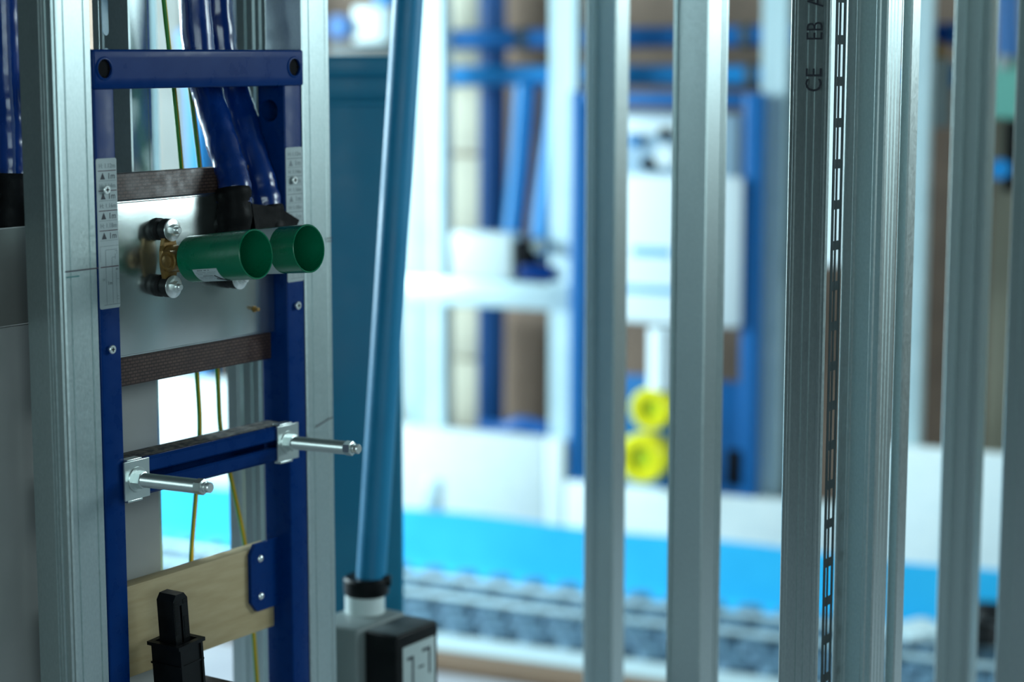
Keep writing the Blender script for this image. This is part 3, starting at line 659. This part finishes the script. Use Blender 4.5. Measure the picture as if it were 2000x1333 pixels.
# floor heating nub mat
mt = root('floor_heating_mat', MB, (0.8, -0.30, -0.012), 'grey-blue dimpled floor heating mat in front of the blue edge strip', 'floor mat')
b = NB(); box(b, -1.4, 2.2, -0.535, -0.058, -0.012, 0.004); P('mat_base', b, 'nub_dark', mt)
b = NB(); sp_ = 0.092
for i in range(39):
    for j in range(7):
        x = -1.35 + i * sp_ + (sp_ / 2 if j % 2 else 0); y = -0.500 + j * 0.068
        rod(b, (x, y, 0.003), (x, y, 0.026), 0.034, 0.029, n=10)
nb = P('nubs', b, 'nub', mt, smooth=30); nb['kind'] = 'stuff'
# heating pipes pressed into the mat
for k, w in enumerate((0.20, 0.34)):
    b = NB(); tube(b, [Vector((-1.4 + i * 0.1, -(w + 0.008 * math.sin(i * 0.7)), 0.034)) for i in range(37)], 0.008, 10)
    solo('heating_pipe', b, 'galv_far', MB, ['pale heating pipe on the dimpled mat nearer the back wall', 'pale heating pipe on the dimpled mat farther from the back wall'][k], 'pipe', 'floor heating pipes')
b = NB(); box(b, -1.4, 2.2, -0.64, -0.54, -0.012, 0.012, 0.003); solo('foil_edge', b, 'foil_white', MB, 'pale foil strip along the near edge of the dimpled mat', 'foil strip')
b = NB(); box(b, -1.4, 2.2, -0.735, -0.642, -0.012, 0.010, 0.003); solo('floor_plank', b, 'plank', MB, 'brown wooden plank lying on the floor in front of the foil strip', 'plank')
b = NB(); bkbox(b, 306, -80, 364, 800, -0.25, 0.20); solo('grey_pier', b, 'cement', MB, 'grey wall pier behind the wires inside the washbasin frame', 'pier')
# back studs
def bstud(px0, px1, w, label, z0=0.0, z1=2.6):
    m_ = (px0 + px1) / 2; a = BK(px0, 500, w).x; c = BK(px1, 500, w).x
    b = NB(); pl = [(c, -w + 0.05), (c, -w + 0.0015), (c - 0.0015, -w), ((a * 2 + c) / 3, -w), ((a * 2 + c) / 3 + 0.002, -w + 0.0015), ((a + c * 2) / 3 - 0.002, -w + 0.0015), ((a + c * 2) / 3, -w), (a + 0.0015, -w), (a, -w + 0.0015), (a, -w + 0.05), (a + 0.008, -w + 0.05)]
    pl = pl[:7] + pl[7:]
    sheet(b, [Vector(p) for p in pl], 0.001, z0, z1)
    return solo('wall_stud', b, 'galv_far', MB, label, 'stud', 'pale studs at the back wall')
bstud(818, 866, -0.06, 'pale stud at the back wall right beside the leaning tube')
bstud(788, 812, -0.14, 'thin pale stud at the back wall just left of the leaning tube top', 0.0)
bstud(1074, 1122, -0.06, 'pale stud at the back wall left of the blue toilet frame post')
bstud(1482, 1528, -0.06, 'pale stud at the back wall right of the white cistern')
bstud(1772, 1802, -0.06, 'pale stud at the back wall above the tall white board')
# pale horizontal noggin and box
b = NB(); bkbox(b, 785, 548, 1112, 600, -0.058, 0.05, 0.003); solo('wall_noggin', b, 'galv_far', MB, 'pale horizontal rail between the studs at the back wall', 'rail')
b = NB(); bkbox(b, 878, 455, 1000, 547, -0.058, 0.07, 0.010); solo('junction_box', b, 'white_plastic', MB, 'white rounded box on the pale horizontal rail', 'box')
# masonry blocks
ys = [(-40, 84), (92, 148), (160, 298), (306, 455), (463, 545), (600, 700), (706, 835)]
for k, (t, bt) in enumerate(ys):
    b = NB(); bkbox(b, 868 + (6 if k > 4 else 0), t, 944, bt, -0.42, 0.10, 0.006)
    o = solo('masonry_block', b, 'block', MB, 'pale %s masonry block of the column behind the blue pipes' % ('topmost', 'second', 'third', 'fourth', 'fifth', 'sixth', 'lowest')[k], 'block', 'blocks of the pale column')
# pipes
def bpipe(label, pts, r, m, group='blue pipes at the back wall', collars=()):
    sp = spline([BK(*p) for p in pts], 6); rt = root('wall_pipe', MB, BK(*pts[-1]), label, 'pipe', group)
    b = NB(); tube(b, sp, r, 16); P('pipe_run', b, m, rt)
    for cpt in collars:
        c = BK(*cpt); b = NB(); d = (BK(*pts[-1]) - BK(*pts[0])).normalized(); rod(b, c - d * 0.012, c + d * 0.012, r * 1.16, n=18); P('pipe_clip', b, 'dark_grey', rt)
    return rt
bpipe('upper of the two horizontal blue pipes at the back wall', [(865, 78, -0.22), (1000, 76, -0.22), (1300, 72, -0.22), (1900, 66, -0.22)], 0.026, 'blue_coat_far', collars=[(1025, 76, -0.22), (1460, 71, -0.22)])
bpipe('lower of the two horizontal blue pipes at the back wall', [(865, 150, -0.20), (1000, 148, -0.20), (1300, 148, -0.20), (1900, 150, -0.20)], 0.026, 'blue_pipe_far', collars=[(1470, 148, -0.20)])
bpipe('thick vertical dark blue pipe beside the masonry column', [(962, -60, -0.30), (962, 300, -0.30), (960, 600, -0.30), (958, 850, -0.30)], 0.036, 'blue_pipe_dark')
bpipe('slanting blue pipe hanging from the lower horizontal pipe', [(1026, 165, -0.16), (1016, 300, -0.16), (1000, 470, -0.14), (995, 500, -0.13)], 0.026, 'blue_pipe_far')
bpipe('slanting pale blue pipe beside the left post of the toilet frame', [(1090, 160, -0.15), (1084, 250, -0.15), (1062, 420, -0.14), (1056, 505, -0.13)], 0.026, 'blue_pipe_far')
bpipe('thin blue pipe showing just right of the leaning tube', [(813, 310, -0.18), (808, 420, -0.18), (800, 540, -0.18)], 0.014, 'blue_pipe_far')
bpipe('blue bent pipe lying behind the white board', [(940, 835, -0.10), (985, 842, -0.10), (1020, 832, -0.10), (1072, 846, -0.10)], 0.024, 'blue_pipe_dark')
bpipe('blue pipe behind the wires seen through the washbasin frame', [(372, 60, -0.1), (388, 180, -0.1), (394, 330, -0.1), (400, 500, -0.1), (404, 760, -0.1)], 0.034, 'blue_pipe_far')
rt = root('wall_control_unit', MB, BK(705, 108, -0.2), 'pale control box with blue dial above the tall blue panel', 'control box')
b = NB(); bkbox(b, 688, 12, 750, 84, -0.2, 0.06, 0.008); P('unit_body', b, 'white_plastic', rt)
b = NB(); c = BK(666, 52, -0.2); rod(b, c + Vector((0, 0.02, 0)), c + Vector((0, -0.02, 0)), 0.030, n=24); P('blue_dial', b, 'blue_coat_far', rt)
b = NB(); bkbox(b, 640, 86, 775, 112, -0.21, 0.06, 0.004); P('unit_bracket', b, 'dark_grey', rt)
b = NB(); bkbox(b, 730, -60, 758, 10, -0.21, 0.05, 0.004); P('blue_feed', b, 'blue_pipe_far', rt)
# dark valve cluster
rt = root('valve_cluster', MB, BK(1040, 545, -0.06), 'dark valve block on the pale rail under the slanting pipes', 'valve')
b = NB(); bkbox(b, 1002, 470, 1035, 545, -0.06, 0.06, 0.006); P('valve_body', b, 'black_and_shade', rt)
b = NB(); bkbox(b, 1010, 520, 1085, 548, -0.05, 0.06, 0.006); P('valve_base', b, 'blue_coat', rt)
b = NB(); c = BK(1060, 478, -0.05); rod(b, c, c + Vector((0, -0.03, 0)), 0.016, n=20); P('hand_wheel', b, 'grey_plastic', rt)
# toilet frame
tf = root('toilet_frame', MB, (BK(1290, 700, -0.01).x, 0.03, 0.262), 'bright blue toilet mounting frame at the back wall', 'installation frame')
zt_ = BK(1300, 180, -0.01).z
for a0, a1 in ((1111, 1141), (1446, 1480)):
    x0 = BK(a0, 600, -0.01).x; x1 = BK(a1, 600, -0.01).x
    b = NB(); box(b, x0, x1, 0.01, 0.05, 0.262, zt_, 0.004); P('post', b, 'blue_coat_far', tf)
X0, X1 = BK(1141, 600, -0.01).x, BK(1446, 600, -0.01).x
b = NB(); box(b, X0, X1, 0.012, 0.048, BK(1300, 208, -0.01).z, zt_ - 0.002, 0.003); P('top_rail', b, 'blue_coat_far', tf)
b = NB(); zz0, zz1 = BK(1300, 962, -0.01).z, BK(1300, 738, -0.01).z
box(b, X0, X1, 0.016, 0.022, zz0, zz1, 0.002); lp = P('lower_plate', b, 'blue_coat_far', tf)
b = NB(); bkbox(b, 1418, 880, 1446, 950, -0.006, 0.02, 0.003); P('plate_cutout', b, 'black_and_shade', tf)
# cistern in its frame
ci = root('cistern', MB, (BK(1325, 640, -0.01).x, 0.03, BK(1325, 640, -0.01).z), 'white concealed cistern hanging in the bright blue toilet frame', 'cistern')
b = NB(); bkbox(b, 1196, 343, 1444, 636, 0.012, 0.085, 0.012); P('tank', b, 'cistern', ci)
b = NB(); bkbox(b, 1196, 222, 1440, 346, -0.002, 0.07, 0.010); P('valve_housing', b, 'cistern_grey', ci)
b = NB(); bkbox(b, 1205, 232, 1330, 262, 0.004, 0.02, 0.004); P('housing_lid', b, 'cistern', ci)
b = NB(); c = BK(1240, 275, 0.0); rod(b, c, c + Vector((0, -0.012, 0)), 0.014, n=20); P('blue_knob', b, 'blue_pipe_far', ci)
for q_ in ((1300, 262, 0.015), (1268, 320, 0.017)):
    b = NB(); c = BK(q_[0], q_[1], 0.0); rod(b, c, c + Vector((0, -0.012, 0)), q_[2], n=20); P('black_port', b, 'black_and_shade', ci)
b = NB(); c = BK(1300, 305, 0.0); rod(b, c, c + Vector((0, -0.010, 0)), 0.026, n=24); P('white_dial', b, 'cistern', ci)
b = NB(); a = BK(1235, 490, 0.0135); flat(b, a.x, BK(1310, 490, 0.0135).x, a.z - 0.012, a.z + 0.010, -0.0125); P('tank_print', b, 'cistern_mark', ci, smooth=0)
b = NB(); a = BK(1215, 568, 0.0135); flat(b, a.x, BK(1330, 568, 0.0135).x, a.z - 0.004, a.z + 0.014, -0.0125)
P('tank_print', b, 'cistern_mark', ci, smooth=0)
# flush pipe and yellow caps
b = NB(); c = BK(1298, 640, 0.0); c2_ = BK(1298, 760, 0.0); lathe(b, (c.x, 0.0, c2_.z), (0, 0, 1), [(0, 0.0), (0, 0.038), (c.z - c2_.z - 0.001, 0.038), (c.z - c2_.z - 0.001, 0)], 28); solo('flush_pipe', b, 'cistern', MB, 'white flush pipe stub under the cistern', 'pipe')
for px, py, r, L, lab in ((1272, 799, 0.051, 0.06, 'smaller yellow pipe cap above the large one on the toilet frame'), (1258, 894, 0.061, 0.07, 'large yellow pipe cap at the bottom of the toilet frame')):
    c = BK(px, py, 0.03); rt = root('yellow_cap', MB, (c.x, 0.015, c.z - r), lab, 'pipe cap', 'yellow pipe caps')
    b = NB(); lathe(b, (c.x, 0.0155, c.z), (0, -1, 0), [(0, 0.0), (0, r * 0.92), (L - 0.008, r), (L, r * 0.9), (L, r * 0.55), (L - 0.015, r * 0.5), (L - 0.015, 0.0)], 36); P('cap_body', b, 'yellow', rt)
    b = NB(); rod(b, (c.x + 0.003, 0.0155 - L + 0.0148, c.z), (c.x + 0.003, 0.0155 - L + 0.010, c.z), r * 0.34, n=20); P('cap_centre', b, 'yellow_in', rt)
# dark batten, and a pale panel added behind the perforated strip
b = NB(); bkbox(b, 1536, 110, 1556, 975, -0.10, 0.05, 0.002); solo('dark_batten', b, 'dark_grey', MB, 'dark vertical batten beside the printed stud', 'batten')
b = NB(); bkbox(b, 1608, -60, 1668, 520, -0.03, 0.05, 0.004); solo('glint_panel', b, 'xps', MB, 'pale vertical panel added behind the perforated strip to brighten its slots', 'backing panel')  # added panel, imitates bright reflections in the strip's slots
# right end of the background
b = NB(); box(b, BK(1934, 500, -0.2).x, 2.3, 0.20, 0.30, 0.0, 2.7); solo('beige_pier', b, 'beige_wall', MB, 'beige wall pier at the right picture edge', 'pier')
rt = root('meter_box', MB, BK(1962, 232, -0.12), 'pale green box at the right picture edge', 'box')
b = NB(); bkbox(b, 1930, 118, 1998, 232, -0.12, 0.06, 0.008); P('box_body', b, 'green_box', rt)
b = NB(); c = BK(1962, 118, -0.115); rod(b, c + Vector((0, 0, -0.02)), c + Vector((0, 0, 0.012)), 0.014, n=20); P('box_knob', b, 'grey_plastic', rt)
b = NB(); bkbox(b, 1960, 236, 1985, 375, -0.13, 0.04, 0.006); P('drop_hose', b, 'black_and_shade', rt)
b = NB(); c = BK(1955, 330, -0.10); rod(b, c, c + Vector((0, -0.02, 0)), 0.022, n=24); P('blue_valve_cap', b, 'blue_pipe_far', rt)
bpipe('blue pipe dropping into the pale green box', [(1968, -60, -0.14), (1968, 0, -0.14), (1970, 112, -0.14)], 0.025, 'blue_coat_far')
rt = root('manifold', MB, BK(1826, 250, -0.14), 'grey manifold with dark blue top between studs at the right', 'manifold')
b = NB(); bkbox(b, 1802, 115, 1850, 250, -0.14, 0.06, 0.006); P('manifold_body', b, 'grey_plastic', rt)
b = NB(); bkbox(b, 1814, 48, 1852, 82, -0.14, 0.05, 0.006); P('manifold_top', b, 'blue_coat', rt)
b = NB(); bkbox(b, 1822, 82, 1840, 116, -0.13, 0.04, 0.004); P('brass_neck', b, 'brass', rt)
# small clutter at the foot of the wall on the right
for k, (px, py, r, lab) in enumerate(((1935, 1262, 0.030, 'dark hose coil on the floor at the lower right'), (1915, 1300, 0.036, 'lower dark hose coil on the floor at the right'))):
    rr = ray(px, py); t = -HC / rr.z; pt = MB.inverted() @ (Vector((0, 0, HC)) + rr * t); b = NB()
    tube(b, [Vector((pt.x + 0.05 * math.cos(a * 0.3), pt.y + 0.05 * math.sin(a * 0.3), 0.052 + 0.0006 * a)) for a in range(64)], 0.007, 8)
    solo('hose_coil', b, 'rubber', MB, lab, 'hose', 'dark hose coils on the floor')
rr = ray(1790, 1300); pt = MB.inverted() @ (Vector((0, 0, HC)) + rr * (-HC / rr.z)); b = NB()
bmesh.ops.create_icosphere(b, subdivisions=3, radius=1.0)
for v in b.verts:
    f_ = 1 + 0.25 * math.sin(v.co.x * 5 + 1) * math.sin(v.co.y * 4) + 0.12 * math.sin(v.co.z * 9 + v.co.x * 7); v.co = Vector((v.co.x * 0.07 * f_ + pt.x, v.co.y * 0.05 * f_ + pt.y, v.co.z * 0.022 * f_ + 0.074))
solo('crumpled_foil', b, 'foil_white', MB, 'crumpled pale foil on the floor below the blue edge strip', 'foil', smooth=15)
for o in bpy.data.objects:
    if '_b' in o: del o['_b']
